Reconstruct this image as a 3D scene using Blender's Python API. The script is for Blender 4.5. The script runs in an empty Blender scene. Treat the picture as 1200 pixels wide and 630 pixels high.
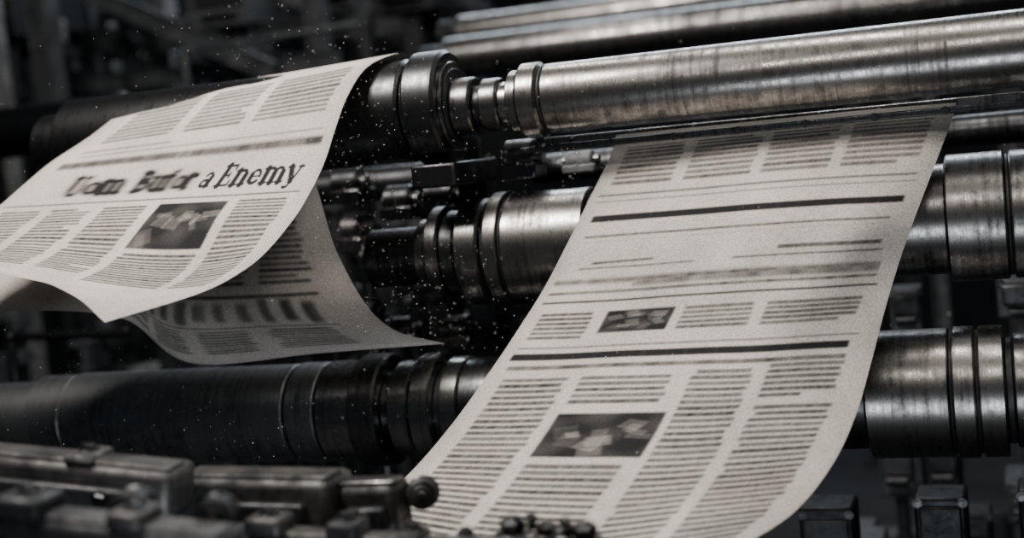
import bpy, bmesh, math, random
import numpy as np
from mathutils import Vector, Matrix
random.seed(7); rng=np.random.default_rng(5)
F=1667.0; D0=3.0
def nrm(v): return v/np.linalg.norm(v)
xr=nrm(np.array([4600.,301.,1667.]))
up=np.array([0,1,0.12]); up=nrm(up-xr*np.dot(up,xr)); yr=np.cross(up,xr)
R=np.column_stack([xr,yr,up]); CAM=-R.T@np.array([0,0,-D0])
def U(px,py,Y):
    d=R.T@np.array([(px-600)/F,-(py-315)/F,-1.0]); t=(Y-CAM[1])/d[1]
    return CAM+d*t
def XA(px,Y,Z):
    a=R@(np.array([0,Y,Z])-CAM); b=R[:,0]; k=(px-600)/F
    return (-k*a[2]-a[0])/(b[0]+k*b[2])
def depth(p): return -(R@(np.array(p)-CAM))[2]
scene=bpy.context.scene
cd=bpy.data.cameras.new('camera'); cam=bpy.data.objects.new('camera',cd); scene.collection.objects.link(cam)
mw=Matrix([list(r) for r in R.T]).to_4x4(); mw.translation=Vector(CAM); cam.matrix_world=mw
cd.lens=50; cd.sensor_width=36; cd.clip_end=100
cd.dof.use_dof=True; cd.dof.focus_distance=2.72; cd.dof.aperture_fstop=1.35
scene.camera=cam
fz=-1.35
# ---------------- materials
def newmat(n):
    m=bpy.data.materials.new(n); m.use_nodes=True; nt=m.node_tree; return m,nt,nt.nodes['Principled BSDF']
def steel(name,c0,c1,rough=0.3,rv=0.2,stretch=(34,1.6,1.6),metal=1.0,bump=0.14,mixw=.33):
    m,nt,b=newmat(name); N=nt.nodes; L=nt.links
    tc=N.new('ShaderNodeTexCoord'); mp=N.new('ShaderNodeMapping'); mp.inputs['Scale'].default_value=stretch
    L.new(tc.outputs['Object'],mp.inputs[0])
    n1=N.new('ShaderNodeTexNoise'); n1.inputs['Scale'].default_value=2.6; n1.inputs['Detail'].default_value=10; n1.inputs['Roughness'].default_value=.7; L.new(mp.outputs[0],n1.inputs['Vector'])
    n2=N.new('ShaderNodeTexNoise'); n2.inputs['Scale'].default_value=7; n2.inputs['Detail'].default_value=14; n2.inputs['Roughness'].default_value=.85; L.new(tc.outputs['Object'],n2.inputs['Vector'])
    ad=N.new('ShaderNodeMath'); ad.operation='MULTIPLY_ADD'; ad.inputs[1].default_value=mixw
    h=N.new('ShaderNodeMath'); h.operation='MULTIPLY'; h.inputs[1].default_value=1-mixw; L.new(n2.outputs[0],h.inputs[0])
    L.new(n1.outputs[0],ad.inputs[0]); L.new(h.outputs[0],ad.inputs[2])
    cr=N.new('ShaderNodeValToRGB'); cr.color_ramp.elements[0].position=.42; cr.color_ramp.elements[1].position=.6
    cr.color_ramp.elements[0].color=(*c0,1); cr.color_ramp.elements[1].color=(*c1,1)
    L.new(ad.outputs[0],cr.inputs[0]); L.new(cr.outputs[0],b.inputs['Base Color'])
    mr=N.new('ShaderNodeMapRange'); mr.inputs[1].default_value=.4; mr.inputs[2].default_value=.58; mr.inputs[3].default_value=rough+rv; mr.inputs[4].default_value=rough
    L.new(ad.outputs[0],mr.inputs[0]); L.new(mr.outputs[0],b.inputs['Roughness'])
    bp=N.new('ShaderNodeBump'); bp.inputs['Strength'].default_value=bump; bp.inputs['Distance'].default_value=.002
    L.new(ad.outputs[0],bp.inputs['Height']); L.new(bp.outputs[0],b.inputs['Normal'])
    b.inputs['Metallic'].default_value=metal
    return m
CHROME=steel('brushed_chrome',(.07,.068,.066),(.48,.455,.43),.22,.2)
STEEL=steel('worn_steel',(.04,.04,.041),(.38,.365,.35),.22,.22)
GREYST=steel('grimy_grey_steel',(.10,.105,.11),(.5,.5,.5),.33,.2)
DARK=steel('dark_steel',(.02,.021,.023),(.15,.15,.152),.25,.25)
IRON=steel('oily_cast_iron',(.010,.011,.013),(.06,.062,.066),.38,.3,(6,6,6),.6,.3)
BRIGHT=steel('polished_steel',(.2,.2,.2),(.75,.72,.68),.18,.16)
PAINT=steel('grey_machine_paint',(.02,.023,.028),(.10,.105,.11),.5,.2,(5,5,5),.1,.2)
PALE=steel('pale_machine_paint',(.08,.083,.088),(.26,.26,.26),.5,.2,(5,5,5),.1,.2)
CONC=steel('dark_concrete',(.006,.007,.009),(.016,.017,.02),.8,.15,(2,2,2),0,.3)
def papermat(name,col,ink):
    m,nt,b=newmat(name); N=nt.nodes; L=nt.links
    at=N.new('ShaderNodeAttribute'); at.attribute_name='ink'
    tc=N.new('ShaderNodeTexCoord'); n=N.new('ShaderNodeTexNoise'); n.inputs['Scale'].default_value=300; n.inputs['Detail'].default_value=3; L.new(tc.outputs['Object'],n.inputs['Vector'])
    n2=N.new('ShaderNodeTexNoise'); n2.inputs['Scale'].default_value=3.2; n2.inputs['Detail'].default_value=9; n2.inputs['Roughness'].default_value=.65; L.new(tc.outputs['Object'],n2.inputs['Vector'])
    a=N.new('ShaderNodeMath'); a.operation='MULTIPLY_ADD'; a.inputs[1].default_value=1.1; L.new(n.outputs[0],a.inputs[0]); L.new(n2.outputs[0],a.inputs[2])
    mr=N.new('ShaderNodeMapRange'); mr.inputs[1].default_value=.7; mr.inputs[2].default_value=1.4; mr.inputs[3].default_value=.5; mr.inputs[4].default_value=1.2; L.new(a.outputs[0],mr.inputs[0])
    mx=N.new('ShaderNodeMix'); mx.data_type='RGBA'; mx.inputs[6].default_value=(*col,1); mx.inputs[7].default_value=(*ink,1); L.new(at.outputs['Fac'],mx.inputs[0])
    vm=N.new('ShaderNodeVectorMath'); vm.operation='SCALE'; L.new(mx.outputs[2],vm.inputs[0]); L.new(mr.outputs[0],vm.inputs['Scale'])
    L.new(vm.outputs[0],b.inputs['Base Color']); b.inputs['Roughness'].default_value=.8
    b.inputs['Specular IOR Level'].default_value=.2
    return m
PAPER=papermat('printed_newsprint',(.77,.705,.645),(.02,.02,.021))
# ---------------- mesh helper
class M:
    def __init__(s): s.v=[]; s.f=[]
    def add(s,vs,fs):
        o=len(s.v); s.v+= [tuple(map(float,p)) for p in vs]; s.f+=[tuple(i+o for i in f) for f in fs]; return s
    def box(s,c,d,rot=None):
        vs=[]
        for x in(-.5,.5):
            for y in(-.5,.5):
                for z in(-.5,.5):
                    p=Vector((x*d[0],y*d[1],z*d[2]))
                    if rot is not None: p=rot@p
                    vs.append(p+Vector(c))
        return s.add(vs,[(0,1,3,2),(4,6,7,5),(0,4,5,1),(2,3,7,6),(0,2,6,4),(1,5,7,3)])
    def rev(s,p0,p1,prof,n=64,ph=0):
        p0=Vector(p0);p1=Vector(p1);ax=(p1-p0);ax.normalize()
        a=ax.orthogonal().normalized() if abs(ax.x)<.99 else Vector((0,1,0)); b=ax.cross(a)
        vs=[];fs=[]
        for t,r in prof:
            for i in range(n):
                q=2*math.pi*i/n+ph; vs.append(p0+ax*t+(a*math.cos(q)+b*math.sin(q))*r)
        k=len(prof)
        for j in range(k-1):
            for i in range(n):
                i2=(i+1)%n; fs.append((j*n+i,j*n+i2,(j+1)*n+i2,(j+1)*n+i))
        fs.append(tuple(range(n))[::-1]); fs.append(tuple((k-1)*n+i for i in range(n)))
        return s.add(vs,fs)
    def cyl(s,p0,p1,r,n=48,c=None,ph=0):
        Ln=(Vector(p1)-Vector(p0)).length
        if c is None: c=min(.003,r*.15,Ln*.2)
        pr=[(0,r-c),(c,r),(Ln-c,r),(Ln,r-c)]
        return s.rev(p0,p1,pr,n,ph)
    def ball(s,c,r,n=24,ax=(0,0,1)):
        prof=[(r-r*math.cos(math.pi*k/16), max(r*math.sin(math.pi*k/16),1e-4)) for k in range(17)]
        ax=Vector(ax); return s.rev(Vector(c)-ax*r,Vector(c)+ax*r,prof,n)
    def part(s,par,name,mat,bevel=0,label=None,smooth=True):
        me=bpy.data.meshes.new(name); o=Vector(par.location)
        me.from_pydata([tuple(Vector(v)-o) for v in s.v],[],s.f); me.update()
        bm=bmesh.new(); bm.from_mesh(me); bmesh.ops.recalc_face_normals(bm,faces=bm.faces); bm.to_mesh(me); bm.free()
        if smooth:
            me.polygons.foreach_set('use_smooth',[True]*len(me.polygons)); me.set_sharp_from_angle(angle=math.radians(32))
        me.materials.append(mat)
        ob=bpy.data.objects.new(name,me); scene.collection.objects.link(ob); ob.parent=par
        if bevel:
            b=ob.modifiers.new('bevel','BEVEL'); b.width=bevel; b.segments=2; b.limit_method='ANGLE'
        if label: ob['label']=label
        return ob
def thing(name,label,cat,loc=(0,0,0),group=None):
    e=bpy.data.objects.new(name,None); e.empty_display_size=.05; e.location=Vector([float(a) for a in loc]); scene.collection.objects.link(e)
    e['label']=label; e['category']=cat
    if group: e['group']=group
    return e
def bolt(m,p,axis,r=.012,h=.01):
    p=Vector(p); a=Vector(axis).normalized(); m.cyl(p-a*.002,p+a*.002,r*1.35,20); m.cyl(p,p+a*h,r,6,c=r*.1)
OCC=[]
def free(x0,x1,y0,y1):
    for a in OCC:
        if x0<a[1] and x1>a[0] and y0<a[3] and y1>a[2]: return False
    return True
# ---------------- rollers
def roller(name,label,Y,ref,segs,group='press rollers',stands=()):
    Z=U(ref[0],ref[1],Y)[2]
    e=thing(name,label,'roller',((XA(segs[0][0],Y,Z)+XA(segs[-1][1],Y,Z))/2,Y,Z),group)
    for sg in segs:
        a=XA(sg[0],Y,Z); b=XA(sg[1],Y,Z); r=sg[2]*depth(((a+b)/2,Y,Z))/F
        m=M(); m.cyl((a,Y,Z),(b,Y,Z),r,96,c=min(sg[5] if len(sg)>5 else .003,(b-a)*.3))
        m.part(e,sg[4],sg[3])
    for px in stands:
        x=XA(px,Y,Z); m=M(); m.box((x,Y+.02,(fz+Z)/2),(.05,.09,Z-fz)); m.cyl((x-.03,Y,Z),(x+.03,Y,Z),.05,32); m.part(e,'support_stand',IRON,.003)
    if group!='press rollers': OCC.append((XA(segs[0][0],Y,Z)-.05,XA(segs[-1][1],Y,Z)+.05,Y-.08,Y+.08))
    return Z
Z1=roller('press_roller','long brushed chrome roller with stepped journal end',0,(640,116),[
 (538,560,35,STEEL,'journal_collar'),(560,570,24,DARK,'journal'),(570,590,31,STEEL,'journal_collar'),(590,603,25,BRIGHT,'journal'),
 (603,615,37,STEEL,'collar'),(615,640,44,CHROME,'end_collar',.006),(640,644,41,IRON,'groove_ring'),(644,1330,43.5,CHROME,'roller_body')])
ZD=roller('paper_drum','dark steel drum with flanged end carrying the draped newspaper',.0,(525,125),[
 (60,92,40,DARK,'journal'),(92,488,57,DARK,'drum_body',.006),(488,494,53,IRON,'groove_ring'),(494,532,66,DARK,'end_flange',.007),(532,535,52,STEEL,'flange_lip',.001),(535,537,44,IRON,'flange_recess')])
Z3=roller('press_roller','middle chrome roller with stepped dark collars behind the paper',.08,(640,289),[
 (440,500,34,DARK,'journal'),(500,516,42,STEEL,'collar'),(516,532,56,STEEL,'collar',.005),(532,548,50,DARK,'collar'),(548,552,44,IRON,'journal'),(552,580,62,STEEL,'collar',.006),(580,588,55,IRON,'groove_ring'),
 (588,604,68,CHROME,'end_collar'),(604,607,64,IRON,'groove_ring'),(607,700,66,CHROME,'roller_body'),(700,1112,62,STEEL,'roller_core'),(1112,1180,75,CHROME,'roller_sleeve'),(1180,1186,71,IRON,'groove_ring'),(1186,1330,76,CHROME,'roller_sleeve')])
Z4=roller('press_roller','lower worn steel roller with collars at both ends',.0,(470,479),[
 (-120,60,44,GREYST,'journal'),(60,100,52,GREYST,'roller_sleeve'),(100,356,55,GREYST,'roller_body'),(356,360,52,IRON,'groove_ring'),(360,392,58,GREYST,'roller_sleeve'),(392,395,54,IRON,'groove_ring'),(395,434,59,BRIGHT,'roller_sleeve'),
 (434,464,66,STEEL,'collar',.005),(464,476,46,DARK,'journal'),(476,498,57,BRIGHT,'collar'),(498,504,46,IRON,'journal'),(504,526,65,BRIGHT,'collar'),(526,536,50,IRON,'journal'),(536,556,60,BRIGHT,'collar'),
 (556,1020,60,DARK,'roller_core'),(1020,1116,75,CHROME,'roller_sleeve'),(1116,1120,71,IRON,'groove_ring'),(1120,1146,77,CHROME,'collar'),(1146,1150,72,IRON,'groove_ring'),(1150,1180,77,CHROME,'collar'),(1180,1190,62,IRON,'groove_ring'),(1190,1330,68,STEEL,'roller_sleeve')])
roller('idler_roller','dull steel idler roller behind the main press rollers',1.7,(700,48),[(500,525,16,DARK,'journal'),(525,1330,26,STEEL,'roller_body')],'idler rollers',(505,1340))
roller('idler_roller','pale bright idler roller high behind the press',2.2,(760,10),[(520,540,12,DARK,'journal'),(540,1330,20,CHROME,'roller_body')],'idler rollers',(525,1340))
roller('idler_roller','dark roller in the shadows beside the newspaper',1.3,(60,150),[(-90,150,30,DARK,'roller_body'),(150,170,22,DARK,'journal')],'idler rollers',(165,-100))
roller('idler_roller','slim dark roller behind the middle journals',.62,(450,215),[(330,560,20,DARK,'roller_body'),(560,1240,18,DARK,'roller_core')],'idler rollers',(340,1230))
def rail(label,Y,ref,x0,x1,h,d,mat):
    Z=U(ref[0],ref[1],Y)[2]; a=XA(x0,Y,Z); b=XA(x1,Y,Z)
    e=thing('guide_rail',label,'rail',((a+b)/2,Y,Z),'guide rails')
    M().box(((a+b)/2,Y,Z),(b-a,d,h)).part(e,'rail_bar',mat,.003)
    n=9
    for k in range(n):
        x=a+(b-a)*(k+.5)/n; m=M(); bolt(m,(x,Y-d/2,Z),(0,-1,0),.006,.005); m.part(e,'bolt',DARK)
rail('slim dark steel guide rail above the printed sheet',.0,(680,170),612,1330,.014,.03,DARK)
rail('steel rail tucked under the chrome roller',.12,(680,163),640,1330,.02,.04,STEEL)
# ---------------- paper
def catm(ns,nc):
    t=np.linspace(0,nc-1,ns); W=np.zeros((ns,nc))
    for s,x in enumerate(t):
        i=min(int(x),nc-2); f=x-i
        w=[-.5*f+f*f-.5*f**3,1-2.5*f*f+1.5*f**3,.5*f+2*f*f-1.5*f**3,-.5*f*f+.5*f**3]
        for k in range(4):
            j=i-1+k
            if j<0: W[s,0]+=2*w[k]; W[s,1]-=w[k]
            elif j>nc-1: W[s,nc-1]+=2*w[k]; W[s,nc-2]-=w[k]
            else: W[s,j]+=w[k]
    return W
def sheet(name,label,grid,Ys,nu,nv,ink,wav=.005):
    C=np.array([[U(px,py,Ys[i][j]) for j,(px,py) in enumerate(row)] for i,row in enumerate(grid)])
    Wv=catm(nv,C.shape[0]); Wu=catm(nu,C.shape[1])
    P=np.einsum('ai,ijk,bj->abk',Wv,C,Wu)
    uu=np.linspace(0,1,nu)[None,:]; vv=np.linspace(0,1,nv)[:,None]
    P[:,:,1]+=wav*(np.sin(uu*11+vv*6)+np.sin(vv*14-uu*5)+.4*np.sin(uu*23+vv*13))
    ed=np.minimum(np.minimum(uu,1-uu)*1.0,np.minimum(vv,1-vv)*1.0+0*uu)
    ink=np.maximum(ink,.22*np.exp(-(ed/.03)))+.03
    c=P.reshape(-1,3).mean(0); V=(P.reshape(-1,3)-c).astype(np.float32)
    me=bpy.data.meshes.new(name); nf=(nu-1)*(nv-1)
    I=np.arange(nu*nv).reshape(nv,nu); q=np.stack([I[:-1,:-1],I[1:,:-1],I[1:,1:],I[:-1,1:]],-1).reshape(-1).astype(np.int32)
    me.vertices.add(nu*nv); me.vertices.foreach_set('co',V.ravel()); me.loops.add(nf*4); me.loops.foreach_set('vertex_index',q)
    me.polygons.add(nf); me.polygons.foreach_set('loop_start',np.arange(0,nf*4,4,dtype=np.int32)); me.polygons.foreach_set('use_smooth',np.ones(nf,dtype=bool))
    me.update(calc_edges=True); me.validate()
    at=me.attributes.new('ink','FLOAT','POINT'); at.data.foreach_set('value',np.clip(ink,0,1).astype(np.float32).ravel())
    me.materials.append(PAPER)
    ob=bpy.data.objects.new(name,me); ob.location=c; scene.collection.objects.link(ob)
    ob['label']=label; ob['category']='newspaper'
    return ob
def smooth1(n,w):
    a=rng.random(n+2*w); k=np.hanning(w+2); k/=k.sum(); s=np.convolve(a,k,'same')[w:w+n]; s=(s-s.min())/(s.max()-s.min()+1e-6); return s
class Page:
    def __init__(s,nu,nv,rows):
        s.nu,s.nv=nu,nv; s.u=np.linspace(0,1,nu); s.r=np.linspace(0,rows-1,nv); s.A=np.zeros((nv,nu))
    def line(s,u0,u1,r,th,inten=.8,rough=.15,soft=.03,tilt=0,word=9):
        pu=np.clip((s.u-u0)/.006,0,1)*np.clip((u1-s.u)/.006,0,1)*(1-rough*smooth1(s.nu,word))
        rc=r+tilt*(s.u-.5)
        pr=np.clip((th/2-np.abs(s.r[:,None]-rc[None,:]))/soft+.5,0,1)
        s.A=np.maximum(s.A,pr*pu[None,:]*inten)
    def text(s,u0,u1,r0,r1,step=.15,th=.085,inten=.72,rough=.28,gap=0.04,word=7):
        r=r0
        while r<r1:
            e=u1-rng.uniform(0,.010)
            if rng.random()<gap: e=u0+(u1-u0)*rng.uniform(.4,.9)
            s.line(u0+(0.01 if rng.random()<.1 else 0),e,r,th*rng.uniform(.9,1.08),inten*rng.uniform(.88,1.08),rough,.03,0,word); r+=step
    def pic(s,u0,u1,r0,r1,seed=0):
        pu=(np.clip((s.u-u0)/.005,0,1)*np.clip((u1-s.u)/.005,0,1))[None,:]; pr=(np.clip((s.r-r0)/.04,0,1)*np.clip((r1-s.r)/.04,0,1))[:,None]
        X=((s.u-u0)/(u1-u0))[None,:]; Yv=((s.r-r0)/(r1-r0))[:,None]
        g=np.random.default_rng(seed)
        tex=.95+.05*np.sin(X*9+Yv*4+seed)*np.cos(Yv*7-X*3+seed)
        for k in range(12):
            cx,cy,sx,sy=g.uniform(.1,.9),g.uniform(.15,.9),g.uniform(.03,.13),g.uniform(.05,.16)
            an=g.uniform(-.5,.5); dx=(X-cx)*math.cos(an)+(Yv-cy)*math.sin(an); dy=(Yv-cy)*math.cos(an)-(X-cx)*math.sin(an)
            mm=np.maximum(np.abs(dx)/sx,np.abs(dy)/sy)
            tex=tex-g.uniform(.05,.2)*np.clip((1-mm)*5,0,1)
        s.A=np.where(pu*pr>0.01,np.maximum(s.A*(1-pu*pr),np.clip(tex,.6,1)*pu*pr),s.A)
    def blur(s,su,sv,mask=None):
        B=s.A
        for ax,sg in((1,su),(0,sv)):
            if sg<=0: continue
            n=int(3*sg)+1; k=np.exp(-.5*(np.arange(-n,n+1)/sg)**2); k/=k.sum()
            B=np.apply_along_axis(lambda a:np.convolve(np.pad(a,n,mode='edge'),k,'valid'),ax,B)
        s.A=B if mask is None else s.A*(1-mask)+B*mask
def arc(cx,cy,rx,ry,a0,a1,w,n=14):
    return [((cx+rx*math.cos(math.radians(a0+(a1-a0)*k/n)),cy+ry*math.sin(math.radians(a0+(a1-a0)*k/n))),(cx+rx*math.cos(math.radians(a0+(a1-a0)*(k+1)/n)),cy+ry*math.sin(math.radians(a0+(a1-a0)*(k+1)/n))),w) for k in range(n)]
def S(*a): return [((a[0],a[1]),(a[2],a[3]),a[4])]
T=.26;t=.11;xh=.72
def sf(x,y,w=.15): return S(x-w,y,x+w,y,t)
GL={
'E':(.80,S(.2,0,.2,1,T)+S(.03,.04,.68,.04,t)+S(.03,.96,.66,.96,t)+S(.18,.52,.5,.52,t)+S(.66,.03,.70,.25,t)+S(.64,.97,.66,.78,t)+S(.5,.42,.5,.62,t)),
'n':(.82,S(.18,0,.18,xh,T)+arc(.41,xh-.22,.2,.2,160,0,.15)+S(.61,0,.61,.50,T)+sf(.18,.04,.16)+sf(.61,.04,.16)+S(.03,xh-.03,.16,xh-.03,t)),
'm':(1.22,S(.18,0,.18,xh,T)+arc(.39,xh-.22,.19,.2,160,0,.15)+S(.59,0,.59,.50,T)+arc(.80,xh-.22,.19,.2,160,0,.15)+S(1.0,0,1.0,.50,T)+sf(.18,.04,.16)+sf(.59,.04,.13)+sf(1.0,.04,.16)+S(.03,xh-.03,.16,xh-.03,t)),
'e':(.68,arc(.34,.36,.23,.31,0,180,.13)+arc(.34,.36,.23,.31,180,320,.17)+S(.1,.38,.57,.38,.08)+S(.14,.2,.14,.5,T*.9)),
'y':(.76,S(.14,xh,.42,0,T)+S(.68,xh,.36,-.22,.12)+arc(.26,-.2,.1,.06,0,-160,.14)+sf(.14,xh-.03,.15)+sf(.67,xh-.03,.12)),
'o':(.66,arc(.33,.36,.2,.3,0,360,.14,24)+S(.12,.2,.12,.5,.22)+S(.54,.2,.54,.5,.22)),
'U':(.86,S(.2,.3,.2,1,T)+arc(.42,.3,.22,.28,180,360,.16)+S(.66,.3,.66,1,.16)+sf(.18,.96,.16)+sf(.66,.96,.14)),
'B':(.82,S(.2,0,.2,1,T)+S(.03,.04,.4,.04,t)+S(.03,.96,.4,.96,t)+S(.18,.53,.4,.53,t)+arc(.4,.75,.2,.21,90,-90,.2)+arc(.42,.28,.24,.24,90,-90,.22)),
'u':(.80,S(.18,.2,.18,xh,T)+arc(.38,.22,.2,.2,180,350,.16)+S(.6,0,.6,xh,T)+S(.03,xh-.03,.16,xh-.03,t)+S(.46,xh-.03,.6,xh-.03,t)+sf(.64,.04,.1)),
'f':(.52,S(.2,0,.2,.8,T)+arc(.33,.8,.12,.16,180,40,.15)+S(.03,xh-.03,.42,xh-.03,t)+sf(.2,.04,.16)),
'r':(.58,S(.18,0,.18,xh,T)+arc(.36,xh-.2,.16,.16,150,50,.16)+S(.44,xh-.08,.46,xh-.12,.2)+sf(.18,.04,.16)+S(.03,xh-.03,.16,xh-.03,t)),
'a':(.68,S(.5,.05,.5,.5,.24)+arc(.33,.5,.17,.18,0,160,.13)+arc(.27,.2,.16,.16,0,360,.14)+S(.5,.05,.64,.04,t)),
' ':(.3,[])}
def lettering(pg,txt,u0,u1,rbase,rcap,inten=.92,ws=1.0):
    tot=sum(GL[c][0] for c in txt); sx=(u1-u0)/tot; x=0; h=rbase-rcap
    Ug,Rg=np.meshgrid(pg.u,pg.r)
    X=(Ug-u0)/sx; Y=(rbase-Rg)/h
    for c in txt:
        w,st=GL[c]; sel=(X>x-.3)&(X<x+w+.3)&(Y>-.45)&(Y<1.2); xs=X[sel]-x; ys=Y[sel]; d=np.zeros(xs.shape)
        for (ax,ay),(bx,by),wd in st:
            wd=wd*ws
            vx,vy=bx-ax,by-ay; L2=vx*vx+vy*vy+1e-9; tt=np.clip(((xs-ax)*vx+(ys-ay)*vy)/L2,0,1)
            ds=np.hypot(xs-ax-tt*vx,ys-ay-tt*vy); d=np.maximum(d,np.clip((wd/2-ds)/.03+.5,0,1))
        pg.A[sel]=np.maximum(pg.A[sel],d*inten); x+=w
# --- sheet B
GB=[[(722,158),(822,148),(922,138),(1022,128),(1121,120)],
[(715,180),(815,170),(915,160),(1015,150),(1115,142)],
[(690,232),(792,224),(893,215),(993,208),(1092,203)],
[(665,285),(768,277),(870,270),(971,263),(1071,258)],
[(638,337),(742,330),(846,323),(950,317),(1052,312)],
[(605,388),(713,383),(820,377),(928,371),(1036,366)],
[(570,440),(682,437),(794,433),(908,428),(1021,424)],
[(530,497),(646,498),(764,496),(882,491),(1003,486)],
[(483,552),(602,560),(722,562),(846,557),(975,545)],
[(425,602),(550,622),(675,628),(800,618),(927,603)],
[(370,650),(495,685),(620,695),(740,685),(850,650)]]
yb=[.075,.04,-.06,-.13,-.17,-.22,-.28,-.37,-.48,-.6,-.68]
YB=[[y+o*min(1,i/4) for o in(.06,-.01,-.03,-.02,.06)] for i,y in enumerate(yb)]
pb=Page(540,860,11); q=1
for (a,b) in((.04,.225),(.25,.455),(.475,.685),(.71,.95)): pb.text(a,b,.85,q+.80,.11,.072,.82)
pb.line(.02,.96,q+.98,.045,.8); pb.line(.02,.97,q+1.12,.03,.65)
pb.line(.035,.95,q+1.5,.15,1,.05); pb.line(.04,.93,q+1.9,.05,.9,.3); pb.line(.05,.93,q+2.02,.02,.35,.5)
pb.line(.10,.28,q+2.45,.06,.9,.3,tilt=-.15); pb.line(.07,.4,q+2.62,.045,.8,.4); pb.line(.62,.93,q+2.42,.09,.9,.3); pb.line(.5,.94,q+2.6,.045,.85,.3)
pb.line(.02,.95,q+2.92,.12,.85,.4,.08,0,22); pb.line(.25,.95,q+3.0,.16,.8,.5,.08,0,30); pb.line(.02,.95,q+3.17,.07,.85,.4,.03,0,20); pb.line(.02,.96,q+3.38,.05,.95,.1)
pb.text(.04,.20,q+3.66,q+4.2,.105,.07,.9); pb.pic(.225,.415,q+3.6,q+4.14,3); pb.text(.435,.64,q+3.66,q+4.15,.105,.07,.86); pb.text(.665,.935,q+3.66,q+4.15,.105,.072,.9)
pb.line(.03,.95,q+4.42,.04,.75,.3); pb.line(.03,.93,q+4.62,.15,1,.05); pb.line(.04,.93,q+4.86,.09,.9,.35,.03,0,20)
pb.text(.05,.225,q+5.12,q+9,.115,.074,.9); pb.text(.25,.50,q+5.12,q+5.65,.115,.074,.9); pb.pic(.245,.525,q+5.78,q+6.63,4); pb.text(.25,.50,q+6.78,q+9,.115,.074,.9)
pb.text(.54,.71,q+5.05,q+9,.115,.074,.9); pb.text(.735,.935,q+4.98,q+5.6,.115,.074,.9); pb.text(.735,.935,q+5.78,q+9,.115,.074,.9)
pb.blur(1.3,.7)
sheet('printed_newspaper_sheet','long cream newspaper page with columns and rules running past rollers',GB,YB,540,860,pb.A)
# --- sheet A
RA=[(490,64),(468,62),(432,78),(408,112),(392,150),(378,190),(362,225),(345,255),(315,292),(280,320),(215,352)]
LA=[(190,112),(165,116),(135,135),(100,163),(60,190),(25,218),(-8,245),(-40,268),(-70,290),(-95,310),(-110,330)]
GA=[]
for i,(l,r) in enumerate(zip(LA,RA)):
    GA.append([(l[0]+(r[0]-l[0])*u,l[1]+(r[1]-l[1])*u) for u in(0,.25,.5,.75,1)])
GA[8]=[(-70,290),(22,291),(120,299),(222,303),(315,292)]
GA[9]=[(-90,308),(0,304),(98,316),(198,327),(283,318)]
GA[10]=[(-100,320),(-15,313),(68,327),(158,343),(232,344)]
GA.append([(-110,330),(-30,318),(36,326),(80,343),(125,377)])
ya=[.07,0,-.09,-.16,-.23,-.3,-.37,-.43,-.5,-.55,-.6]
YA=[[y]*5 for y in ya]
YA[9]=[-.55,-.55,-.55,-.56,-.57]; YA[10]=[-.54,-.57,-.59,-.63,-.64]; YA.append([-.55,-.6,-.64,-.72,-.78])
pa=Page(680,760,12); q=1
for (a,b) in((.1,.36),(.39,.62),(.65,.95)): pa.text(a,b,q+.9,q+2.5,.16,.105,.85,.3)
pa.line(.08,.4,q+2.75,.09,.6,.5); pa.line(.06,.97,q+3.3,.26,.92,.35,.12,0,24); pa.line(.1,.96,q+2.95,.06,.6,.4)
pa.line(.02,.97,q+4.95,.06,.85,.2)
lettering(pa,'Uom',.185,.37,q+4.6,q+3.84,1); lettering(pa,'Bufor',.40,.60,q+4.6,q+3.84,1)
m0=(np.clip((.64-pa.u)/.06,0,1)[None,:]*np.ones((760,1)))
rowm=((pa.r>q+3.6)&(pa.r<q+4.85))[:,None]
pa.blur(6.5,2.4,m0*rowm)
pa.A=np.where(rowm,np.clip(pa.A*1.35,0,1),pa.A)
lettering(pa,'a Enemy',.618,.935,q+4.58,q+3.84,1,1.0)
for (a,b) in((.03,.18),(.2,.335),(.36,.515)): pa.text(a,b,q+5.25,q+8.2,.14,.09,.92)
pa.pic(.54,.765,q+5.15,q+6.75,6); pa.text(.54,.765,q+6.92,q+8.7,.14,.09,.92); pa.text(.79,.95,q+5.2,q+8.65,.14,.09,.92)
pa.blur(1.1,.8)
sheet('printed_newspaper_sheet','cream newspaper page with bold headline draped over the drum',GA,YA,680,760,pa.A)
# --- sheet C
GC=[[(90,245),(130,225),(180,205),(235,190),(290,175),(350,158)],
[(50,290),(100,275),(160,262),(225,250),(300,238),(375,227)],
[(0,312),(75,310),(140,304),(225,303),(310,298),(393,295)],
[(-40,320),(50,322),(135,335),(205,358),(315,358),(425,352)],
[(-50,340),(40,340),(145,355),(208,396),(340,393),(465,388)],
[(-60,372),(35,364),(150,374),(226,425),(372,414),(523,402)]]
YC=[[-.17]*6,[-.2]*6,[-.24]*6,[-.29,-.29,-.28,-.27,-.27,-.27],[-.34,-.33,-.28,-.26,-.25,-.22],[-.42,-.4,-.27,-.23,-.2,-.17]]
pc=Page(460,520,6)
for (a,b) in((.3,.44),(.46,.6),(.62,.76),(.78,.92)): pc.text(a,b,1.2,2.6,.11,.07,1)
for (a,b) in((.40,.50),(.52,.62),(.64,.74),(.76,.90)): pc.text(a,b,3.75,4.6,.10,.06,.95)
for k in range(12):
    a=.38+k*.044; pc.line(a,a+rng.uniform(.026,.036),3.2+rng.uniform(-.06,.06),rng.uniform(.45,.7),rng.uniform(.8,1),.3,.15)
pc.line(.3,.92,2.78,.08,.9); pc.line(.35,.92,3.62,.06,.7,.3)
pc.blur(1.8,1.8)
sheet('printed_newspaper_sheet','shadowed underside of a newspaper web sweeping onto the lower roller',GC,YC,460,520,np.maximum(pc.A,.08))  # overall ink floor is not print: underside shade put into the sheet's colour
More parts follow.
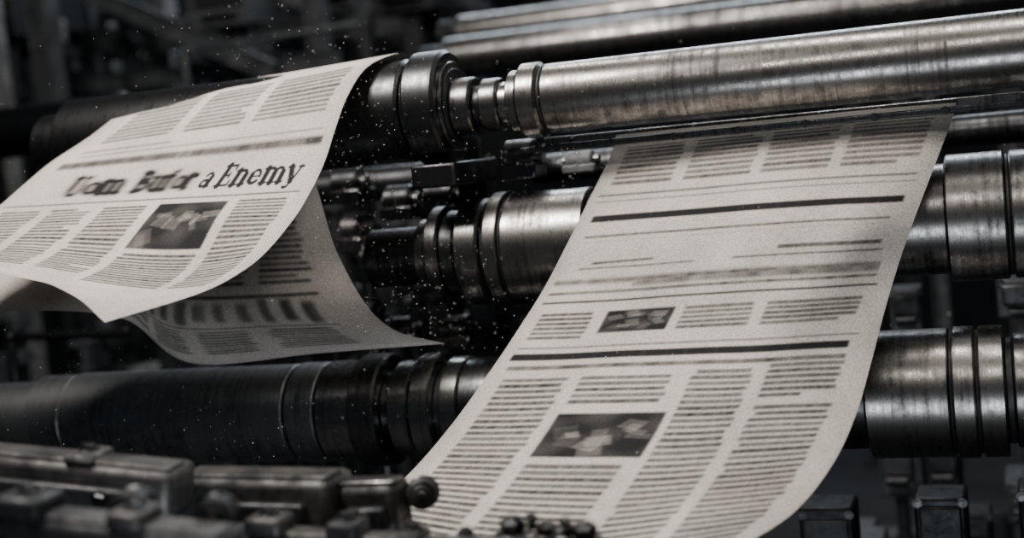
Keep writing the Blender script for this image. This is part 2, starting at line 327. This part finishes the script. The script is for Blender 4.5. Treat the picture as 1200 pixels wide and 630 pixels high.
# ---------------- frames & background machinery
def P(px,py,Y): return Vector(U(px,py,Y))
xc=XA(580,.3,Z3)
e=thing('cast_iron_pillar','heavy dark cast iron pillar between the press rollers','pillar',(xc,.35,fz),'press pillars')
M().box((xc,.35,(fz+Z1-.02)/2),(.07,.34,Z1-.02-fz)).part(e,'plate',IRON,.008)
OCC.append((xc-.06,xc+.06,.1,.6))
for z in(Z1-.12,Z3+.02,Z3-.2,Z4-.02,Z4-.22):
    for y in(.22,.35,.48):
        m=M(); bolt(m,(xc+.035,y,z),(1,0,0),.014,.014); m.part(e,'bolt',STEEL)
M().box((xc+.02,.05,Z1-.135),(.10,.26,.05)).part(e,'bracket_arm',DARK,.006)
for s,px,top,dp in((1,1330,.75,.9),(-1,-330,.45,.5)):
    x=XA(px,0,Z3)+s*.06
    e=thing('cast_iron_pillar','tall dark cast iron plate holding roller ends','pillar',(x,.1,fz),'press pillars')
    M().box((x,.1,(fz+top)/2),(.08,dp,top-fz)).part(e,'plate',IRON,.01)
    for (y,z) in((0,Z1),(.08,Z3),(0,Z4)):
        m=M(); m.cyl((x-s*.09,y,z),(x,y,z),.1,48); m.part(e,'bearing_ring',DARK)
def pillow(px,py,Y,w,h,label,mat=DARK):
    c=P(px,py,Y); k=depth(c)/F; w*=k; h*=k
    e=thing('bearing_housing',label,'bearing',(c.x,c.y,c.z-h/2),'bearing housings')
    M().box((c.x,c.y,c.z-h*.32),(w,h*.9,h*.36)).part(e,'housing_base',mat,.004)
    M().box((c.x,c.y+h*.6,c.z-h*.3),(w*.6,h*.8,h*.3)).part(e,'mounting_arm',IRON,.004)
    M().cyl((c.x-w*.4,c.y,c.z),(c.x+w*.4,c.y,c.z),h*.42).part(e,'bearing_cap',mat)
    M().cyl((c.x-w*.55,c.y,c.z),(c.x+w*.6,c.y,c.z),h*.2).part(e,'shaft_end',STEEL)
    for s in(-1,1):
        m=M(); bolt(m,(c.x,c.y+s*h*.37,c.z-h*.14),(0,0,1),h*.07,h*.08); m.part(e,'bolt',STEEL)
for a in[(612,184,.1,44,50,'dark bearing block beneath the roller journal',DARK),(520,232,.28,44,54,'dark bearing block in the gap between the sheets',DARK),(470,235,.33,40,44,'small oily bearing block behind the sheet',DARK),
 (455,300,.4,60,56,'oily bearing block behind the newspaper edge',DARK),(510,345,.35,50,56,'dark bearing block on the iron pillar',DARK),(410,215,.4,40,46,'oily bearing block below the drum',DARK),(535,385,.3,44,40,'dark steel bearing block above the lower roller',STEEL),(680,188,.22,40,28,'pale worn bearing block under the guide rail',PALE),(430,365,.4,36,36,'dark bearing block beside the sheet edge',DARK),
 (420,270,.5,36,50,'worn steel bearing block beside the sheet edge',STEEL),(475,385,.45,36,34,'worn steel bearing block above the lower roller',STEEL)]: pillow(*a)
def unit(px,py,Y,w,h,d,label,mat,name='machine_cabinet',cat='machine'):
    c=P(px,py,Y); k=depth(c)/F; w*=k; h*=k
    W2=w/2+.012; D2=d/2+.06
    if not free(c.x-W2,c.x+W2,c.y-D2,c.y+D2): return False
    OCC.append((c.x-W2,c.x+W2,c.y-D2,c.y+D2))
    e=thing(name,label,cat,(c.x,c.y,fz),'machine cabinets')
    M().box(c,(w,d,h)).part(e,'body',mat,.008)
    f=c.y-d/2
    M().box((c.x,f-.006,c.z+h*.12),(w*.8,.014,h*.5)).part(e,'panel',random.choice((PAINT,DARK,IRON)),.004)
    M().box((c.x,f-.012,c.z-h*.3),(w*.6,.03,h*.08)).part(e,'handle',DARK,.003)
    zb=c.z-h/2
    m=M().box((c.x,c.y,(zb+fz)/2),(min(w*.3,.09),.08,zb-fz)); m.box((c.x,c.y,fz+.01),(min(w*.8,.2),.16,.02)); m.part(e,'support_stand',IRON,.003)
    if random.random()<.5: M().box((c.x,c.y,c.z-h*.5-.1),(w*.9,d*.7,.05)).part(e,'lower_shelf',mat,.004)
    for s in(-1,1):
        m=M(); bolt(m,(c.x+s*w*.43,f,c.z+h*.42),(0,-1,0),.008,.008); m.part(e,'bolt',DARK)
    if random.random()<.6:
        m=M(); m.cyl((c.x-w*.3,f-.04,c.z-h*.1),(c.x+w*.3,f-.04,c.z-h*.1),min(w,h)*.12,24); m.part(e,'motor_drum',DARK)
    return True
def post(px,Y,w,label,mat,z1=1.9):
    c=P(px,150,Y); k=depth(c)/F; w*=k
    OCC.append((c.x-w,c.x+w,c.y-w,c.y+w))
    e=thing('support_post',label,'post',(c.x,c.y,fz),'support posts')
    m=M(); h=z1-fz
    for s in(-1,1): m.box((c.x+s*w*.45,c.y,fz+h/2),(w*.14,w,h))
    m.box((c.x,c.y,fz+h/2),(w*.9,w*.15,h)); m.part(e,'steel_section',mat,.003)
    M().box((c.x,c.y,fz+.01),(w*1.8,w*1.8,.02)).part(e,'base_plate',mat,.003)
def beam(a,b,w,label,mat):
    a=Vector(a);b=Vector(b); c=(a+b)/2; d=b-a; rot=d.to_track_quat('X','Z').to_matrix()
    e=thing('cross_beam',label,'beam',c,'cross beams'); L=d.length
    m=M(); m.box(c,(L,w*.12,w),rot)
    for s in(-1,1): m.box(c+rot@Vector((0,0,s*w*.46)),(L,w*.6,w*.1),rot)
    m.part(e,'steel_section',mat,.003)
post(10,2.0,14,'grey steel post beside the press',PALE); post(66,2.3,26,'broad grey steel post beside the press',PAINT)
for px,Y,w in((120,3.6,12),(205,3.4,26),(290,3.0,30),(385,2.8,22),(440,3.1,14),(478,3.4,26),(560,3.8,20),(1185,3.0,26),(1090,2.4,18),(30,3.9,26)): post(px,Y,w,'dark steel post standing in the shadows',PAINT if w!=26 else PALE)
beam(P(100,-10,2.4),P(320,84,2.4),.08,'sloping dim cross beam above the newspaper',PAINT)
beam(P(-60,60,3.15),P(560,20,3.15),.12,'long dim cross beam behind the press',PAINT)
beam(P(-60,115,2.75),P(400,70,2.75),.08,'thin dim cross beam behind the newspaper',PAINT)
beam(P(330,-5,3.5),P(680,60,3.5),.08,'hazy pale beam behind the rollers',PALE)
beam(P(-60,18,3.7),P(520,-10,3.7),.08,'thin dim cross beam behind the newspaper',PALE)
names={0:'dark machine box in the shadows',1:'pale machine box behind the press',2:'grey control box in the shadows'}
def scatter(n,x0,x1,y0,y1,Y0,Y1,s0,s1,pp=.18):
    for k in range(n):
        for tr in range(25):
            w=random.uniform(s0,s1); h=random.uniform(s0,s1)
            r=random.random(); i=1 if r<pp else (2 if r<.6 else 0)
            if unit(random.uniform(x0,x1),random.uniform(y0,y1),random.uniform(Y0,Y1),w,h,random.uniform(.1,.22),names[i],(IRON,PALE,PAINT)[i]): break
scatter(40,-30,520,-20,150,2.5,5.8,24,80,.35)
scatter(10,500,1150,-10,60,3.0,5.6,30,90,.2)
scatter(12,-20,180,370,520,1.5,2.2,20,50,.08)
scatter(18,385,560,190,410,.85,2.0,14,46,.2)
for a in((975,640,.34,62,110),(1042,625,.36,58,80),(1105,612,.33,58,76),(1165,622,.36,54,70),(1222,610,.33,50,90),(1075,590,.75,56,90),(1140,570,.8,54,90),(1005,585,.8,56,100),(1200,575,.8,56,80),(945,620,.8,50,90)):
    unit(a[0],a[1],a[2],a[3],a[4],.12 if a[2]<.5 else .16,'dark worn machine block below the lower roller',random.choice((IRON,IRON,PAINT)))
scatter(16,980,1220,540,650,1.0,2.4,36,70,0)
scatter(6,1060,1220,345,400,.9,2.0,30,60,0)
scatter(4,1100,1220,110,190,.9,2.0,24,50,0)
def pipe(pts,r,label,mat):
    e=thing('pipe',label,'pipe',pts[0],'pipes'); m=M()
    for a,b in zip(pts[:-1],pts[1:]): m.cyl(a,b,r,20,c=.001)
    for p in pts[1:-1]: m.ball(p,r*1.15,16)
    m.part(e,'pipe_run',mat)
    m=M(); a,b=Vector(pts[0]),Vector(pts[1]); d=(b-a).normalized(); m.cyl(a+d*.1,a+d*.13,r*1.5,20); m.part(e,'pipe_clamp',mat)
def floorpt(p): return Vector((p.x,p.y,fz))
a0=P(215,60,2.05); pipe([floorpt(a0),a0,P(420,28,2.05)],.013,'dull pipe running behind the drum',PAINT)
a0=P(425,300,.72); pipe([floorpt(a0),P(420,200,.72)],.012,'oily thin pipe beside the journals',STEEL)
a0=P(12,395,.8); pipe([floorpt(a0),a0,P(150,390,.8)],.014,'dark thin pipe under the sheets',DARK)
# ---------------- foreground parts
def fgbar(x0,y0,x1,y1,Y0,Y1,h,d,label,mat,nb=4,cap=DARK,lumps=()):
    a=P(x0,y0,Y0); b=P(x1,y1,Y1); dd=b-a; rot=dd.to_track_quat('X','Z').to_matrix(); c=(a+b)/2-rot@Vector((0,0,h/2))
    e=thing('machine_rail',label,'rail',c-Vector((0,0,h/2)),'machine rails')
    L=dd.length
    M().box(c,(L,d,h),rot).part(e,'rail_body',mat,.012)
    M().box(c+rot@Vector((0,-d*.1,h/2)),(L*.97,d*.6,.012),rot).part(e,'rail_cap',cap,.005)
    M().box(c+rot@Vector((L*.02,-d/2-.006,-h*.1)),(L*.7,.02,h*.45),rot).part(e,'cover_plate',IRON,.006)
    for k in range(nb):
        p=c+rot@Vector((L*((k+.5)/nb-.5)*.75,-d/2-.016,-h*.1)); m=M(); bolt(m,p,rot@Vector((0,-1,0)),random.uniform(.01,.015),.012); m.part(e,'bolt',DARK)
    for (fx,w,hh,mt) in lumps:
        p=c+rot@Vector((L*(fx-.5),-.01,h/2+hh*.4)); 
        M().box(p,(w,d*.8,hh),rot).part(e,'clamp_block',mt,.008)
        m=M(); bolt(m,p+rot@Vector((0,0,hh/2)),rot@Vector((0,0,1)),.012,.01); m.part(e,'bolt',DARK)
    return e
def knob(par,px,py,Y,r,mat,style=0):
    c=P(px,py,Y); r*=depth(c)/F
    if style==0:
        ax=Vector((.35,-1,.1)).normalized()
        M().cyl(c-ax*r*2.2,c,r,40,c=r*.12).part(par,'round_cap',mat); M().cyl(c-ax*.001,c+ax*r*.12,r*.62,32,c=r*.06).part(par,'cap_centre',mat)
        M().cyl(c+ax*r*.1,c+ax*r*.35,r*.28,6).part(par,'bolt',STEEL)
        M().cyl(c-ax*r*1.6,c-ax*r*1.2,r*1.12,32).part(par,'cap_ring',DARK)
    else:
        M().cyl(c-Vector((0,0,r*.7)),c+Vector((0,0,r*.3)),r,6,c=r*.25,ph=random.random()).part(par,'bolt_head',mat); M().cyl(c-Vector((0,0,r*.95)),c-Vector((0,0,r*.7)),r*1.4,24).part(par,'washer',DARK)
        M().cyl(c+Vector((0,0,r*.3)),c+Vector((0,0,r*.3+r*random.uniform(.1,.4))),r*.55,16,c=r*.15).part(par,'threaded_end',mat); M().cyl(c-Vector((0,0,r*2.4)),c-Vector((0,0,r*.95)),r*.8,24).part(par,'stem',DARK)
DUSTY=steel('dusty_cast_steel',(.02,.02,.022),(.17,.165,.16),.42,.25,(6,6,6),.7,.6,.3)
f1=fgbar(-60,520,215,546,-1.05,-1.0,.075,.10,'worn dusty casting rail with lit top edge',DUSTY,3,DUSTY,((.62,.05,.016,DUSTY),))
f2=fgbar(-80,585,272,622,-1.3,-1.26,.09,.09,'wide dark oily casting with round caps',IRON,2,DUSTY,((.35,.07,.03,IRON),(.7,.05,.025,DUSTY)))
f3=fgbar(224,552,398,555,-.9,-.9,.085,.10,'dark machine block with dusty lit edge',DUSTY,2,DUSTY)
f4=fgbar(405,564,470,562,-.88,-.88,.08,.07,'worn steel block beside a round cap',DUSTY,1,STEEL)
f5=fgbar(270,618,730,646,-1.02,-1.02,.06,.07,'dark casting carrying low bolts beneath the sheet',IRON,5,DUSTY,((.12,.06,.03,DUSTY),(.33,.05,.03,IRON),(.5,.035,.02,DUSTY)))
knob(f4,494,580,-.88,18,DUSTY); knob(f2,150,600,-1.26,24,IRON); knob(f2,250,606,-1.24,22,IRON)
for px,py,r in((600,612,16),(640,616,13),(684,618,16),(545,622,10),(662,610,8),(622,604,7)): knob(f5,px,py,-.97,r,random.choice((DUSTY,DARK)),1)
# ---------------- structure
def struct(name,c,d,mat):
    me=bpy.data.meshes.new(name); m=M().box((0,0,0),d); me.from_pydata(m.v,[],m.f); me.materials.append(mat)
    o=bpy.data.objects.new(name,me); o.location=c; scene.collection.objects.link(o); o['kind']='structure'; o['label']='dark concrete press hall surface'
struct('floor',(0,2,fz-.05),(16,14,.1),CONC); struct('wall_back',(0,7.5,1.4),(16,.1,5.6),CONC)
# ---------------- dust
m=M()
def speck(px,py,Y,r):
    c=P(px,py,Y); a=[Vector(v)*r for v in((1,0,0),(-1,0,0),(0,1,0),(0,-1,0),(0,0,1),(0,0,-1))]
    m.add([c+v for v in a],[(0,2,4),(2,1,4),(1,3,4),(3,0,4),(2,0,5),(1,2,5),(3,1,5),(0,3,5)])
for cx,cy,sx,sy,n in((330,70,90,45,200),(410,210,45,70,130),(480,320,70,70,180),(530,365,45,40,50),(230,530,160,50,260),(120,420,90,60,160),(420,130,60,50,70),(600,300,350,180,500),(700,190,30,10,20)):
    for k in range(n): speck(random.gauss(cx,sx),random.gauss(cy,sy),random.uniform(-.7,-.15),random.choice((.0005,.0006,.0007,.0007,.0009,.0012)))
me=bpy.data.meshes.new('paper_dust'); me.from_pydata(m.v,[],m.f); dm,nt,b=newmat('pale_dust'); b.inputs['Base Color'].default_value=(.8,.78,.75,1); me.materials.append(dm)
o=bpy.data.objects.new('paper_dust',me); scene.collection.objects.link(o); o['kind']='stuff'; o['label']='pale paper dust specks flying around the sheets'; o['category']='dust'
# ---------------- light
def area(name,loc,tgt,sx,sy,e,col=(1,1,1)):
    l=bpy.data.lights.new(name,'AREA'); l.shape='RECTANGLE'; l.size=sx; l.size_y=sy; l.energy=e; l.color=col
    o=bpy.data.objects.new(name,l); scene.collection.objects.link(o); o.location=loc; o.rotation_euler=(Vector(tgt)-Vector(loc)).to_track_quat('-Z','Y').to_euler()
area('key_light',(-1.0,-1.3,2.5),(-.1,-.2,0),.9,.6,104,(1,.945,.89))
area('overhead_strip',(0.4,.2,2.3),(0.2,0,0),3.5,.18,38,(1,.95,.89))
area('front_strip',(1.0,-2.0,1.7),(0.5,0,0),2.4,.07,16,(1,.95,.89))
area('low_fill',(.7,-2.4,-.9),(-.5,0,-.1),1.2,.5,15,(.85,.93,1))
area('back_light',(-.8,4.8,3.4),(-1.2,2.6,.5),4,1,150,(.8,.91,1))
w=bpy.data.worlds.new('world'); scene.world=w; w.use_nodes=True; w.node_tree.nodes['Background'].inputs[0].default_value=(.6,.8,1,1); w.node_tree.nodes['Background'].inputs[1].default_value=.018
